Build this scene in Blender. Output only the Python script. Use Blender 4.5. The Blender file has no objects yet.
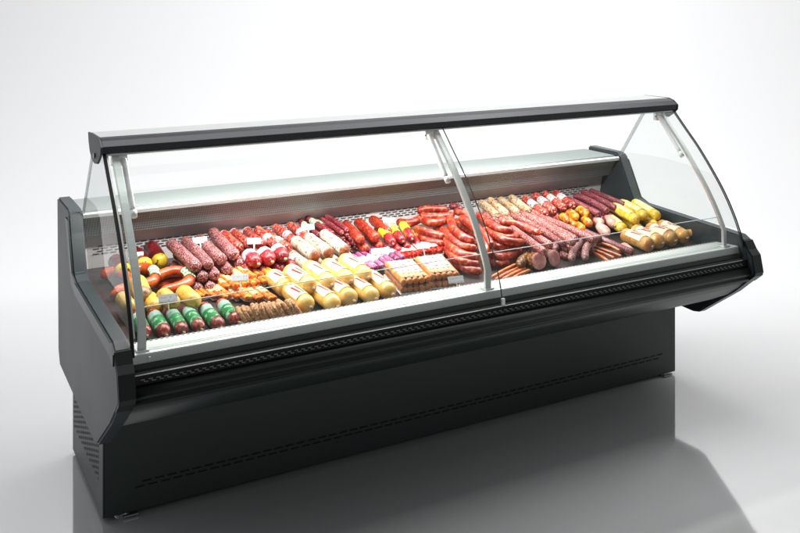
import bpy, bmesh, math, random
from mathutils import Vector, Matrix
random.seed(7)
S = bpy.context.scene
COL = S.collection
# ------------------------------------------------------------------ camera
F = 946.0; VH = -3.0; YAW = math.radians(28.8)
CAM = Vector((-0.6323, -3.1288, 1.681))
RX = Vector((math.cos(YAW), -math.sin(YAW), 0)); FW = Vector((math.sin(YAW), math.cos(YAW), 0))
cd = bpy.data.cameras.new('camera'); cam = bpy.data.objects.new('camera', cd); COL.objects.link(cam)
cam.location = CAM; cam.rotation_euler = (math.pi/2, 0, -YAW)
cd.lens = 36*F/800; cd.sensor_width = 36; cd.shift_y = -(266.5-VH)/800; cd.clip_end = 200
S.camera = cam
S.view_settings.view_transform = 'Standard'; S.view_settings.look = 'None'; S.view_settings.exposure = 0
SL = .10; Z0 = .6165                              # the sloping display deck: z = Z0 + SL*y
def at(px, py, h):                                # survey point on a layer h above the deck
    r = RX*((px-400)/F) + FW + Vector((0, 0, -(py-VH)/F))
    t = (Z0+h+SL*CAM.y-CAM.z)/(r.z-SL*r.y)
    return CAM + r*t
# ------------------------------------------------------------------ materials
def new_mat(name):
    m = bpy.data.materials.new(name); m.use_nodes = True
    nt = m.node_tree; b = nt.nodes['Principled BSDF']
    return m, nt, b
def N(nt, t, **k):
    n = nt.nodes.new(t)
    for a, v in k.items():
        if a in n.inputs: n.inputs[a].default_value = v
        else: setattr(n, a, v)
    return n
def c4(c): return (c[0], c[1], c[2], 1)
def ramp(nt, src, stops):
    r = nt.nodes.new('ShaderNodeValToRGB'); e = r.color_ramp.elements
    while len(e) < len(stops): e.new(.5)
    for i, (p, c) in enumerate(stops): e[i].position = p; e[i].color = c4(c)
    nt.links.new(src, r.inputs[0]); return r.outputs[0]
def mixc(nt, f, a, b, mode='MIX'):
    m = nt.nodes.new('ShaderNodeMix'); m.data_type = 'RGBA'; m.blend_type = mode
    for s, v in ((0, f), (6, a), (7, b)):
        if hasattr(v, 'is_linked') or hasattr(v, 'links'): nt.links.new(v, m.inputs[s])
        else: m.inputs[s].default_value = v if s == 0 else c4(v)
    return m.outputs[2]
def math_(nt, op, a, b=None, c=None):
    m = nt.nodes.new('ShaderNodeMath'); m.operation = op
    for i, v in enumerate((a, b, c)):
        if v is None: continue
        if hasattr(v, 'links'): nt.links.new(v, m.inputs[i])
        else: m.inputs[i].default_value = v
    return m.outputs[0]
def bump(nt, b, src, strength, dist=.002):
    n = N(nt, 'ShaderNodeBump', Strength=strength, Distance=dist)
    nt.links.new(src, n.inputs['Height']); nt.links.new(n.outputs[0], b.inputs['Normal'])
def rcoord(nt):                                   # object coordinates shifted per object
    tc = N(nt, 'ShaderNodeTexCoord'); oi = N(nt, 'ShaderNodeObjectInfo')
    v = nt.nodes.new('ShaderNodeVectorMath'); v.operation = 'MULTIPLY_ADD'
    cb = nt.nodes.new('ShaderNodeCombineXYZ')
    for i in range(3): nt.links.new(oi.outputs['Random'], cb.inputs[i])
    nt.links.new(cb.outputs[0], v.inputs[0]); v.inputs[1].default_value = (3.1, 5.3, 7.7)
    nt.links.new(tc.outputs['Object'], v.inputs[2])
    return v.outputs[0], oi.outputs['Random'], tc.outputs['UV']
def metal(name, col, rough, metallic=1.0, scale=(2, 400, 400), amt=.15):
    m, nt, b = new_mat(name)
    tc = N(nt, 'ShaderNodeTexCoord'); mp = N(nt, 'ShaderNodeMapping'); mp.inputs['Scale'].default_value = scale
    nt.links.new(tc.outputs['Object'], mp.inputs[0])
    no = N(nt, 'ShaderNodeTexNoise', Scale=1.0, Detail=3.0); nt.links.new(mp.outputs[0], no.inputs['Vector'])
    nt.links.new(mixc(nt, no.outputs[0], [c*(1-amt) for c in col], [min(1, c*(1+amt)) for c in col]), b.inputs['Base Color'])
    b.inputs['Metallic'].default_value = metallic
    nt.links.new(math_(nt, 'MULTIPLY_ADD', no.outputs[0], .15, rough-.07), b.inputs['Roughness'])
    return m
def paint(name, col, rough, spec=.5, bumps=.05, coat=0):
    m, nt, b = new_mat(name)
    tc = N(nt, 'ShaderNodeTexCoord')
    no = N(nt, 'ShaderNodeTexNoise', Scale=900.0, Detail=2.0); nt.links.new(tc.outputs['Object'], no.inputs['Vector'])
    n2 = N(nt, 'ShaderNodeTexNoise', Scale=3.0, Detail=4.0); nt.links.new(tc.outputs['Object'], n2.inputs['Vector'])
    nt.links.new(mixc(nt, n2.outputs[0], [c*.9 for c in col], [c*1.1 for c in col]), b.inputs['Base Color'])
    nt.links.new(math_(nt, 'MULTIPLY_ADD', n2.outputs[0], .12 if bumps else .02, rough-.05 if bumps else rough), b.inputs['Roughness'])
    b.inputs['Specular IOR Level'].default_value = spec; b.inputs['Coat Weight'].default_value = coat
    bump(nt, b, no.outputs[0], bumps, .001)
    return m
def casing(name, c1, c2, scale=180, thr=.45, soft=.08, rough=.32, c3=None, bs=.35, coat=.25, kind='noise', big=None, sss=0):
    """skin of a sausage: ground colour c1, specks c2, broad variation c3"""
    m, nt, b = new_mat(name); v, rnd, uv = rcoord(nt)
    if kind == 'voro':
        t = N(nt, 'ShaderNodeTexVoronoi', Scale=scale); nt.links.new(v, t.inputs['Vector']); src = t.outputs['Distance']
    else:
        t = N(nt, 'ShaderNodeTexNoise', Scale=scale, Detail=2.5, Roughness=.6); nt.links.new(v, t.inputs['Vector']); src = t.outputs[0]
    f = ramp(nt, src, [(max(0, thr-soft), (1, 1, 1)), (thr+soft, (0, 0, 0))])
    n2 = N(nt, 'ShaderNodeTexNoise', Scale=22.0, Detail=3.0); nt.links.new(v, n2.inputs['Vector'])
    c3 = c3 or [c*.62 for c in c1]
    g = mixc(nt, ramp(nt, n2.outputs[0], [(.35, (0, 0, 0)), (.68, (1, 1, 1))]), c1, c3)
    o = mixc(nt, f, g, c2)
    hs = N(nt, 'ShaderNodeHueSaturation'); nt.links.new(o, hs.inputs['Color'])
    nt.links.new(math_(nt, 'MULTIPLY_ADD', rnd, .3, .85), hs.inputs['Value'])
    gm = N(nt, 'ShaderNodeGamma', Gamma=1.28); nt.links.new(hs.outputs[0], gm.inputs['Color']); nt.links.new(gm.outputs[0], b.inputs['Base Color'])
    nt.links.new(math_(nt, 'MULTIPLY_ADD', n2.outputs[0], .30, rough-.08), b.inputs['Roughness'])
    nt.links.new(math_(nt, 'MULTIPLY', n2.outputs[0], coat*1.3), b.inputs['Coat Weight']); b.inputs['Coat Roughness'].default_value = .16
    if sss: b.inputs['Subsurface Weight'].default_value = sss; b.inputs['Subsurface Radius'].default_value = (.01, .004, .003)
    n3 = N(nt, 'ShaderNodeTexNoise', Scale=110.0, Detail=4.0); nt.links.new(v, n3.inputs['Vector'])
    bump(nt, b, n3.outputs[0], bs, .003)
    return m
def printed(name, base, ink, ink2=None, n_u=9, n_v=3, dens=.5, rough=.3, edge=None, band=None, marks=None):
    """paper or film label, UV 0..1: rows of print, coloured edge, coloured band, slanted marks"""
    m, nt, b = new_mat(name); v, rnd, uv = rcoord(nt)
    sp = N(nt, 'ShaderNodeSeparateXYZ'); nt.links.new(uv, sp.inputs[0]); U, V = sp.outputs[0], sp.outputs[1]
    col = base
    if band:
        a0, a1, bc = band
        f = math_(nt, 'MULTIPLY', math_(nt, 'GREATER_THAN', U, a0), math_(nt, 'LESS_THAN', U, a1))
        col = mixc(nt, f, col, bc)
    cb = nt.nodes.new('ShaderNodeCombineXYZ')
    nt.links.new(math_(nt, 'MULTIPLY', U, n_v*1.0), cb.inputs[0]); nt.links.new(math_(nt, 'MULTIPLY', V, n_u*1.0), cb.inputs[1])
    nt.links.new(math_(nt, 'MULTIPLY', rnd, 9.0), cb.inputs[2])
    no = N(nt, 'ShaderNodeTexNoise', Scale=2.2, Detail=1.0); nt.links.new(cb.outputs[0], no.inputs['Vector'])
    row = math_(nt, 'GREATER_THAN', math_(nt, 'FRACT', math_(nt, 'MULTIPLY', U, n_v*1.0)), .45)
    f = math_(nt, 'MULTIPLY', row, math_(nt, 'GREATER_THAN', no.outputs[0], dens))
    col = mixc(nt, f, col, ink)
    if marks:                                     # a pair of slanted strokes in the middle of the label
        mc = marks
        s = math_(nt, 'SUBTRACT', math_(nt, 'ADD', V, math_(nt, 'MULTIPLY', U, .22)), .62)
        g = math_(nt, 'LESS_THAN', math_(nt, 'ABSOLUTE', math_(nt, 'SUBTRACT', math_(nt, 'ABSOLUTE', s), .105)), .058)
        g = math_(nt, 'MULTIPLY', g, math_(nt, 'LESS_THAN', math_(nt, 'ABSOLUTE', math_(nt, 'SUBTRACT', U, .52)), .30))
        col = mixc(nt, g, col, mc)
    if edge:
        f = math_(nt, 'GREATER_THAN', math_(nt, 'ABSOLUTE', math_(nt, 'SUBTRACT', U, .5)), .42)
        col = mixc(nt, f, col, edge)
    nt.links.new(col, b.inputs['Base Color']) if hasattr(col, 'links') else None
    b.inputs['Roughness'].default_value = rough; b.inputs['Coat Weight'].default_value = .3
    n3 = N(nt, 'ShaderNodeTexNoise', Scale=90.0, Detail=3.0); nt.links.new(v, n3.inputs['Vector']); bump(nt, b, n3.outputs[0], .25, .002)
    return m
def glass_mat(name, tint, refl_ior=1.5, haze=0.0, hazec=(.8, .9, .88), rmul=1.0):
    m = bpy.data.materials.new(name); m.use_nodes = True; nt = m.node_tree; nt.nodes.clear()
    out = N(nt, 'ShaderNodeOutputMaterial'); tr = N(nt, 'ShaderNodeBsdfTransparent'); tr.inputs[0].default_value = c4(tint)
    gl = N(nt, 'ShaderNodeBsdfGlossy'); gl.inputs['Roughness'].default_value = .015
    lw = N(nt, 'ShaderNodeLayerWeight', Blend=.5); mx = N(nt, 'ShaderNodeMixShader')
    tc = N(nt, 'ShaderNodeTexCoord'); no = N(nt, 'ShaderNodeTexNoise', Scale=4.0, Detail=2.0); nt.links.new(tc.outputs['Object'], no.inputs['Vector'])
    fr = math_(nt, 'MULTIPLY_ADD', math_(nt, 'POWER', lw.outputs['Facing'], 5.0), .85, .022)
    f = math_(nt, 'MULTIPLY', fr, math_(nt, 'MULTIPLY_ADD', no.outputs[0], .1, .95*rmul))
    nt.links.new(f, mx.inputs[0]); nt.links.new(tr.outputs[0], mx.inputs[1]); nt.links.new(gl.outputs[0], mx.inputs[2])
    last = mx.outputs[0]
    if haze:
        df = N(nt, 'ShaderNodeBsdfDiffuse'); df.inputs[0].default_value = c4(hazec)
        m2 = N(nt, 'ShaderNodeMixShader'); m2.inputs[0].default_value = haze
        nt.links.new(last, m2.inputs[1]); nt.links.new(df.outputs[0], m2.inputs[2]); last = m2.outputs[0]
    nt.links.new(last, out.inputs[0]); return m
M = {}
M['slot'] = paint('slot_shadow', (.045, .043, .042), .6, .3, 0)
M['side'] = paint('slate_grey_panel', (.026, .037, .042), .42, .6)
M['dark'] = paint('charcoal_paint', (.010, .0165, .0145), .30, .5)
M['base'] = paint('charcoal_base_paint', (.009, .022, .0175), .38, .6)
M['bumper'] = paint('black_bumper_plastic', (.007, .0115, .010), .38, .4, 0)
M['black'] = paint('black_rubber', (.004, .004, .004), .6, .3)
M['canopy'] = paint('canopy_graphite', (.012, .016, .022), .22, .5)
M['alu'] = metal('brushed_aluminium', (.74, .77, .75), .32, .85)
M['sillm'] = metal('sill_aluminium', (.58, .62, .60), .42, .25, amt=.05)
M['alu2'] = metal('satin_aluminium', (.62, .65, .63), .38, .6)
M['white'] = paint('white_enamel', (.72, .74, .73), .35, .5, .02)
M['steel'] = metal('stainless_steel', (.60, .60, .58), .36, .8)
M['chrome'] = metal('foot_chrome', (.36, .37, .37), .3, 1)
M['tray'] = metal('deck_steel', (.11, .088, .085), .32, .6)
M['wallin'] = paint('back_wall_enamel', (.78, .75, .74), .38, .5, .02)
M['glass'] = glass_mat('clear_glass', (.945, .962, .955), 1.45)
M['sideglass'] = glass_mat('side_glass', (.90, .925, .915), 1.5, .06)
M['gedge'] = paint('dark_glass_edge', (.03, .04, .038), .2, .5, 0)
M['gband'] = glass_mat('ground_glass_edge', (.70, .73, .72), 1.5, .12, (.6, .63, .62))
M['riseredge'] = paint('polished_glass_edge', (.75, .82, .8), .2, .5, 0)
M['topglass'] = glass_mat('frosted_shelf_glass', (.70, .78, .77), 1.5, .92, (.33, .365, .357))
# perforated panel under the shelf
m, nt, b = new_mat('perforated_steel'); tc = N(nt, 'ShaderNodeTexCoord')
mp = N(nt, 'ShaderNodeMapping'); mp.inputs['Rotation'].default_value = (0, 0, 0); nt.links.new(tc.outputs['Object'], mp.inputs[0])
sp = N(nt, 'ShaderNodeSeparateXYZ'); nt.links.new(mp.outputs[0], sp.inputs[0])
a = math_(nt, 'SINE', math_(nt, 'MULTIPLY', math_(nt, 'ADD', sp.outputs[0], sp.outputs[2]), 330.0))
c = math_(nt, 'SINE', math_(nt, 'MULTIPLY', math_(nt, 'SUBTRACT', sp.outputs[0], sp.outputs[2]), 330.0))
f = math_(nt, 'MULTIPLY', a, c)
f2 = ramp(nt, math_(nt, 'MULTIPLY_ADD', f, .5, .5), [(.30, (.25, .30, .30)), (.70, (.145, .175, .175))])
nt.links.new(f2, b.inputs['Base Color']); b.inputs['Metallic'].default_value = .1; b.inputs['Roughness'].default_value = .45
bump(nt, b, f, .4, .002); M['perf'] = m
# casings
M['salami'] = casing('salami_skin', (.20, .028, .035), (.66, .38, .36), 210, .465, .045, .42, (.11, .012, .02), .5, .15)
M['salami_end'] = casing('salami_end', (.16, .02, .03), (.4, .2, .2), 200, .40, .05, .5)
M['red_salami'] = casing('red_salami_skin', (.50, .045, .03), (.82, .42, .32), 120, .45, .06, .3, (.30, .02, .02), .5)
M['net'] = casing('netted_red_skin', (.42, .02, .03), (.75, .3, .28), 140, .38, .05, .28, (.28, .01, .02), .6)
M['stick'] = casing('maroon_stick_skin', (.30, .04, .055), (.6, .25, .25), 160, .40, .06, .28, (.16, .015, .03), .3)
M['smoked'] = casing('smoked_red_skin', (.43, .055, .026), (.72, .27, .13), 60, .42, .10, .26, (.28, .012, .006), .45, .45)
M['mottled'] = casing('paprika_skin', (.44, .038, .016), (.66, .18, .07), 130, .43, .07, .33, (.26, .01, .005), .7)
M['pinklong'] = casing('pink_salami_skin', (.34, .055, .06), (.72, .42, .38), 190, .47, .05, .38, (.22, .03, .03), .5, .2)
M['darklong'] = casing('wine_salami_skin', (.22, .02, .035), (.58, .25, .27), 230, .45, .05, .38, (.13, .01, .02), .5)
M['curved'] = casing('powdered_salami_skin', (.30, .10, .10), (.66, .44, .41), 200, .49, .08, .5, (.20, .05, .05), .5, .05)
M['whitewrap'] = casing('white_printed_casing', (.80, .74, .66), (.30, .16, .10), 85, .415, .035, .3, (.74, .60, .45), .5)
M['whitenet'] = casing('white_net_casing', (.76, .62, .46), (.26, .13, .08), 100, .43, .05, .36, (.60, .38, .22), .7)
M['brownend'] = casing('brown_sausage_end', (.40, .16, .09), (.6, .35, .25), 90, .4, .1, .35)
M['yellow'] = casing('butter_yellow_skin', (.84, .56, .17), (.87, .70, .36), 30, .42, .2, .26, (.76, .42, .09), .2, .4, sss=.1)
M['tan'] = casing('tan_skin', (.74, .46, .15), (.82, .62, .30), 35, .42, .2, .22, (.52, .20, .035), .25, .5)
M['lemon'] = casing('lemon_skin', (.84, .60, .05), (.88, .76, .25), 50, .45, .1, .28, (.72, .45, .03), .25, .4)
M['paleyellow'] = casing('pale_yellow_skin', (.76, .58, .18), (.45, .26, .07), 80, .36, .07, .33, (.74, .48, .10), .3)
M['paleend'] = casing('patterned_end', (.55, .38, .16), (.12, .08, .05), 90, .45, .05, .4)
M['greenend'] = casing('sausage_meat_end', (.36, .04, .018), (.62, .26, .18), 90, .42, .08, .25)
M['starbody'] = casing('maroon_casing', (.25, .01, .02), (.5, .05, .06), 40, .4, .1, .25, (.12, .005, .01), .3)
M['staryellow'] = casing('yellow_casing_end', (.85, .62, .05), (.10, .05, .02), 55, .37, .03, .3)
M['kiel'] = casing('kielbasa_skin', (.62, .135, .022), (.74, .25, .07), 40, .42, .14, .2, (.48, .07, .012), .25, .4)
M['thin'] = casing('thin_orange_skin', (.64, .20, .05), (.78, .38, .16), 60, .42, .14, .3, (.50, .12, .03), .3)
M['orange'] = casing('orange_packed_sausage', (.80, .26, .035), (.9, .48, .14), 60, .44, .1, .22, (.65, .13, .02), .3, .6)
M['redpack'] = casing('tomato_red_sausage', (.70, .04, .02), (.9, .3, .2), 70, .40, .1, .2, (.5, .02, .01), .3, .6)
M['wiener'] = casing('wiener_skin', (.68, .30, .11), (.82, .5, .28), 40, .42, .14, .28, (.58, .20, .06), .2)
M['purple'] = casing('purple_film', (.40, .15, .28), (.62, .38, .48), 50, .4, .12, .2, (.26, .04, .16), .2, .6)
M['patty'] = casing('breaded_crust', (.48, .26, .12), (.70, .46, .26), 150, .47, .1, .6, (.30, .13, .05), 1.0, 0)
M['crust'] = casing('peppered_crust', (.10, .05, .02), (.55, .30, .06), 120, .43, .05, .4, (.20, .06, .02), .9)
M['hamface'] = casing('ham_cut_face', (.74, .34, .32), (.84, .56, .50), 40, .42, .14, .3, (.66, .26, .25), .15, .3, sss=.1)
M['golden'] = casing('golden_smoked_skin', (.78, .34, .03), (.92, .6, .08), 50, .46, .1, .2, (.45, .06, .01), .7, .6)
M['roll'] = casing('pale_pink_roll', (.72, .42, .36), (.82, .6, .5), 60, .44, .12, .35, (.6, .3, .25), .5)
M['knot'] = paint('casing_knot', (.42, .28, .18), .35, .5)
M['card'] = printed('white_price_card', (.72, .72, .72), (.70, .70, .71), n_u=9, n_v=3, dens=.56)
M['greycard'] = printed('grey_price_card', (.42, .43, .44), (.26, .26, .27), n_u=9, n_v=2, dens=.55)
M['lab_green'] = printed('green_label', (.012, .20, .05), (.30, .52, .36), n_u=4, n_v=3, dens=.55, band=(.0, .34, (.30, .45, .40)))
M['lab_white'] = printed('white_label_red_print', (.84, .80, .78), (.65, .05, .06), n_u=6, n_v=3, dens=.55, edge=(.7, .08, .1))
M['lab_marks'] = printed('pale_label_red_marks', (.84, .74, .54), (.80, .58, .30), n_u=9, n_v=4, dens=.6, marks=(.50, .008, .012))
M['lab_cap'] = printed('white_cap_label', (.84, .76, .77), (.70, .12, .22), n_u=5, n_v=2, dens=.52)
M['lab_cream'] = printed('cream_label', (.84, .66, .34), (.60, .10, .02), n_u=7, n_v=4, dens=.50)
M['lab_pink'] = printed('pink_white_film', (.68, .50, .46), (.55, .08, .12), n_u=9, n_v=6, dens=.50, band=(.72, 1.01, (.80, .52, .20)))
M['lab_lilac'] = printed('lilac_white_label', (.80, .76, .80), (.55, .35, .5), n_u=6, n_v=2, dens=.56)
M['lab_tomato'] = printed('white_red_film', (.85, .78, .76), (.75, .07, .06), n_u=7, n_v=4, dens=.53)
M['lab_yellow'] = printed('yellow_band', (.90, .72, .04), (.6, .3, .02), n_u=6, n_v=2, dens=.6)
M['lab_gw'] = printed('green_white_label', (.70, .80, .62), (.12, .42, .16), n_u=5, n_v=3, dens=.48)
M['film'] = glass_mat('vacuum_film', (.92, .88, .84), 1.5, .12, (.8, .7, .6), 1.4)
# studio sheet
m = bpy.data.materials.new('studio_floor'); m.use_nodes = True; nt = m.node_tree; nt.nodes.clear()
out = N(nt, 'ShaderNodeOutputMaterial'); df = N(nt, 'ShaderNodeBsdfDiffuse'); gl = N(nt, 'ShaderNodeBsdfGlossy'); mx = N(nt, 'ShaderNodeMixShader')
tc = N(nt, 'ShaderNodeTexCoord'); no = N(nt, 'ShaderNodeTexNoise', Scale=2.0, Detail=3.0); nt.links.new(tc.outputs['Object'], no.inputs['Vector'])
nt.links.new(mixc(nt, no.outputs[0], (.66, .66, .665), (.68, .68, .685)), df.inputs[0])
gl.inputs['Color'].default_value = (1, 1, 1, 1); nt.links.new(math_(nt, 'MULTIPLY_ADD', no.outputs[0], .02, .05), gl.inputs['Roughness'])
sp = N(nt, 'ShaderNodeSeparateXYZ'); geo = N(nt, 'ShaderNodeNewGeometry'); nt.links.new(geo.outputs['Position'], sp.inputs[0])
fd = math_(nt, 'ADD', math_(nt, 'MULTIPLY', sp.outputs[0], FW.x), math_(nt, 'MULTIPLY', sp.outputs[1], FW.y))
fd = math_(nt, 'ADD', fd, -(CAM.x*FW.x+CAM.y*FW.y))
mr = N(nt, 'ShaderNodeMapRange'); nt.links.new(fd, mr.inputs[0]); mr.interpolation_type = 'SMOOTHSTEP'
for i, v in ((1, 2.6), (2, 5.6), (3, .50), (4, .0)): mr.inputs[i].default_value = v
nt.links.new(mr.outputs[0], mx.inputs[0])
m2 = N(nt, 'ShaderNodeMapRange'); nt.links.new(fd, m2.inputs[0]); m2.interpolation_type = 'SMOOTHSTEP'   # light fall-off put into the diffuse colour: darker near, paler up the sweep
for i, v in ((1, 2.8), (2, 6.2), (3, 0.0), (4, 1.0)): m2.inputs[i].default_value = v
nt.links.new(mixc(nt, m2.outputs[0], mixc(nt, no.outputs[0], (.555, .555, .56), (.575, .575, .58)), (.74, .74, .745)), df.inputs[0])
nt.links.new(df.outputs[0], mx.inputs[1]); nt.links.new(gl.outputs[0], mx.inputs[2]); nt.links.new(mx.outputs[0], out.inputs[0]); M['floor'] = m
M['backdrop'] = paint('white_studio_wall', (.86, .86, .865), .9, .1, 0)
# ------------------------------------------------------------------ mesh helpers
def link(name, me, mat, parent=None):
    o = bpy.data.objects.new(name, me); COL.objects.link(o)
    for mt in (mat if isinstance(mat, (list, tuple)) else [mat]): me.materials.append(mt)
    o.parent = parent; return o
def bm_obj(name, bm, mat, parent=None, smooth=False, bevel=0):
    bmesh.ops.recalc_face_normals(bm, faces=bm.faces[:])
    if bevel:
        es = [e for e in bm.edges if len(e.link_faces) == 2 and e.calc_face_angle(0) > .5]
        bmesh.ops.bevel(bm, geom=es, offset=bevel, segments=2, affect='EDGES', clamp_overlap=True)
    me = bpy.data.meshes.new(name); bm.to_mesh(me); bm.free()
    if smooth:
        for p in me.polygons: p.use_smooth = True
    return link(name, me, mat, parent)
def box(bm, x0, x1, y0, y1, z0, z1):
    vs = [bm.verts.new((x, y, z)) for x in (x0, x1) for y in (y0, y1) for z in (z0, z1)]
    for f in ((0, 1, 3, 2), (4, 6, 7, 5), (0, 4, 5, 1), (2, 3, 7, 6), (0, 2, 6, 4), (1, 5, 7, 3)): bm.faces.new([vs[i] for i in f])
def prism(bm, prof, x0, x1):
    a = [bm.verts.new((x0, y, z)) for y, z in prof]; c = [bm.verts.new((x1, y, z)) for y, z in prof]
    n = len(prof)
    bm.faces.new(a); bm.faces.new(c[::-1])
    for i in range(n): bm.faces.new((a[i], c[i], c[(i+1) % n], a[(i+1) % n]))
def strip(path, w):                               # closed profile: a path thickened by w on its normal
    up = []; dn = []
    for i, p in enumerate(path):
        a = path[max(0, i-1)]; b = path[min(len(path)-1, i+1)]
        d = Vector((b[0]-a[0], b[1]-a[1])).normalized(); n = Vector((-d.y, d.x))
        up.append(tuple(Vector(p)+n*w/2)); dn.append(tuple(Vector(p)-n*w/2))
    return up+dn[::-1]
def prism_part(name, prof, x0, x1, mat, parent, bevel=0, smooth=False):
    bm = bmesh.new(); prism(bm, prof, x0, x1); return bm_obj(name, bm, mat, parent, smooth, bevel)
def catmull(P, n):
    P = [P[0]+(P[0]-P[1])] + P + [P[-1]+(P[-1]-P[-2])]; out = []
    for i in range(1, len(P)-2):
        for k in range(n):
            t = k/n; a, b, c, d = P[i-1:i+3]
            out.append(.5*((2*b)+(c-a)*t+(2*a-5*b+4*c-d)*t*t+(3*b-a-3*c+d)*t**3))
    out.append(P[-2]); return out
def tube(path, rf, seg=14, wob=0.0, rnd=None):
    """closed tube along path; rf(t) radius; returns bmesh with UV (t, angle)"""
    bm = bmesh.new(); uvl = bm.loops.layers.uv.new('uv'); rings = []
    n = len(path); up = Vector((0, 0, 1))
    for i, p in enumerate(path):
        d = (path[min(n-1, i+1)]-path[max(0, i-1)]).normalized()
        s = d.cross(up)
        s = s.normalized() if s.length > 1e-4 else Vector((1, 0, 0)); u = s.cross(d)
        r = rf(i/(n-1)) * (1+(rnd.uniform(-wob, wob) if rnd else 0))
        rings.append([bm.verts.new(p+(s*math.cos(2*math.pi*k/seg)+u*math.sin(2*math.pi*k/seg))*r*(1+(rnd.uniform(-wob, wob)*.6 if rnd else 0))) for k in range(seg)])
    for i in range(n-1):
        for k in range(seg):
            k2 = (k+1) % seg
            f = bm.faces.new((rings[i][k], rings[i][k2], rings[i+1][k2], rings[i+1][k]))
            for l, uv in zip(f.loops, ((i/(n-1), k/seg), (i/(n-1), (k+1)/seg), ((i+1)/(n-1), (k+1)/seg), ((i+1)/(n-1), k/seg))): l[uvl].uv = uv
    bm.faces.new(rings[0]); bm.faces.new(rings[-1][::-1]); return bm
def endround(t, L, r, e=1.0, tip=.18):            # rounded ends with a gathered tip
    x = min(t, 1-t)*L; k = r*e
    if x >= k: return r
    q = 1-x/k; return max(r*tip, r*math.sqrt(max(0, 1-q*q)))
def me_of(bm, name, smooth=True):
    bmesh.ops.recalc_face_normals(bm, faces=bm.faces[:])
    me = bpy.data.meshes.new(name); bm.to_mesh(me); bm.free()
    if smooth:
        for p in me.polygons: p.use_smooth = True
    return me
def empty(name, loc=(0, 0, 0)):
    o = bpy.data.objects.new(name, None); COL.objects.link(o); o.location = loc; o.empty_display_size = .05; return o
def tag(o, label, cat, group=None):
    o['label'] = label; o['category'] = cat
    if group: o['group'] = group
# ================================================================== studio
bm = bmesh.new(); prof = [(-7, 0)]; R = 3.0; D = 6.5
prof += [(D-R, 0)] + [(D-R+R*math.sin(a), R-R*math.cos(a)) for a in [math.radians(k*6) for k in range(1, 16)]] + [(D, 7.0)]
def studio(name, pts, mat):
    bm = bmesh.new(); rows = []
    for f, z in pts:
        rows.append([bm.verts.new(Vector((CAM.x, CAM.y, 0))+FW*f+RX*l+Vector((0, 0, z-.012))) for l in (-11, 11)])
    for a, b in zip(rows, rows[1:]): bm.faces.new((a[0], a[1], b[1], b[0]))
    bmesh.ops.recalc_face_normals(bm, faces=bm.faces[:])
    o = bm_obj(name, bm, mat, None, True); o['kind'] = 'structure'; return o
bm.free()
studio('floor', [(-5, 0), (4.5+1.2, 0)], M['floor'])
pts = [(5.7, 0)] + [(5.7+3*math.sin(math.radians(k*6)), 3-3*math.cos(math.radians(k*6))) for k in range(1, 16)] + [(8.7, 7.5)]
studio('backdrop', pts, M['floor'])
# ================================================================== the display case
case = empty('display_case', (1.25, 0, 0))
tag(case, 'long charcoal refrigerated deli counter with curved glass front, filled with sausages', 'display case')
class _P: pass
hold = []                                         # parts of the case are built in world space, then parented
def P(o): hold.append(o); return o
L = 2.5
# base
base = P(prism_part('base_cabinet', [(0, 0), (0, .30), (.54, .32), (.54, 0)], 0, L, M['base'], None, .002))
bm = bmesh.new()
for r in range(2):
    x = .10+.022*r
    while x < 2.40:
        box(bm, x, x+.030, -.0018, .003, .075+.015*r, .079+.015*r); x += .042
sub = bm_obj('vent_slots', bm, M['black'], base)
bm = bmesh.new()
sidep = P(prism_part('base_side_panel', [(.0, .001), (.0, .299), (.538, .319), (.538, .001)], -.004, -.0005, M['side'], None))
for i in range(19):
    for j in range(13):
        y = .07+i*.024; z = .10+j*.018+(.009 if i % 2 else 0)
        if z < .31:
            vs = [bm.verts.new((-.0048, y+.006*math.cos(k*math.pi/4), z+.0055*math.sin(k*math.pi/4))) for k in range(8)]; bm.faces.new(vs)
bm_obj('vent_holes', bm, M['black'], sidep)
for x, y in ((.06, .05), (2.44, .05), (.06, .48), (2.44, .48)):
    bm = bmesh.new(); bmesh.ops.create_cone(bm, cap_ends=True, segments=20, radius1=.024, radius2=.018, depth=.012, matrix=Matrix.Translation((x, y-.03 if y < .1 else y, -.006)))
    P(bm_obj('foot', bm, M['chrome'], None, False, .001))
for x in (.058, 2.42):
    bm = bmesh.new(); box(bm, x, x+.05, -.012, -.001, -.008, -.002); P(bm_obj('foot_bracket', bm, M['chrome'], None, False, .001))
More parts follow.
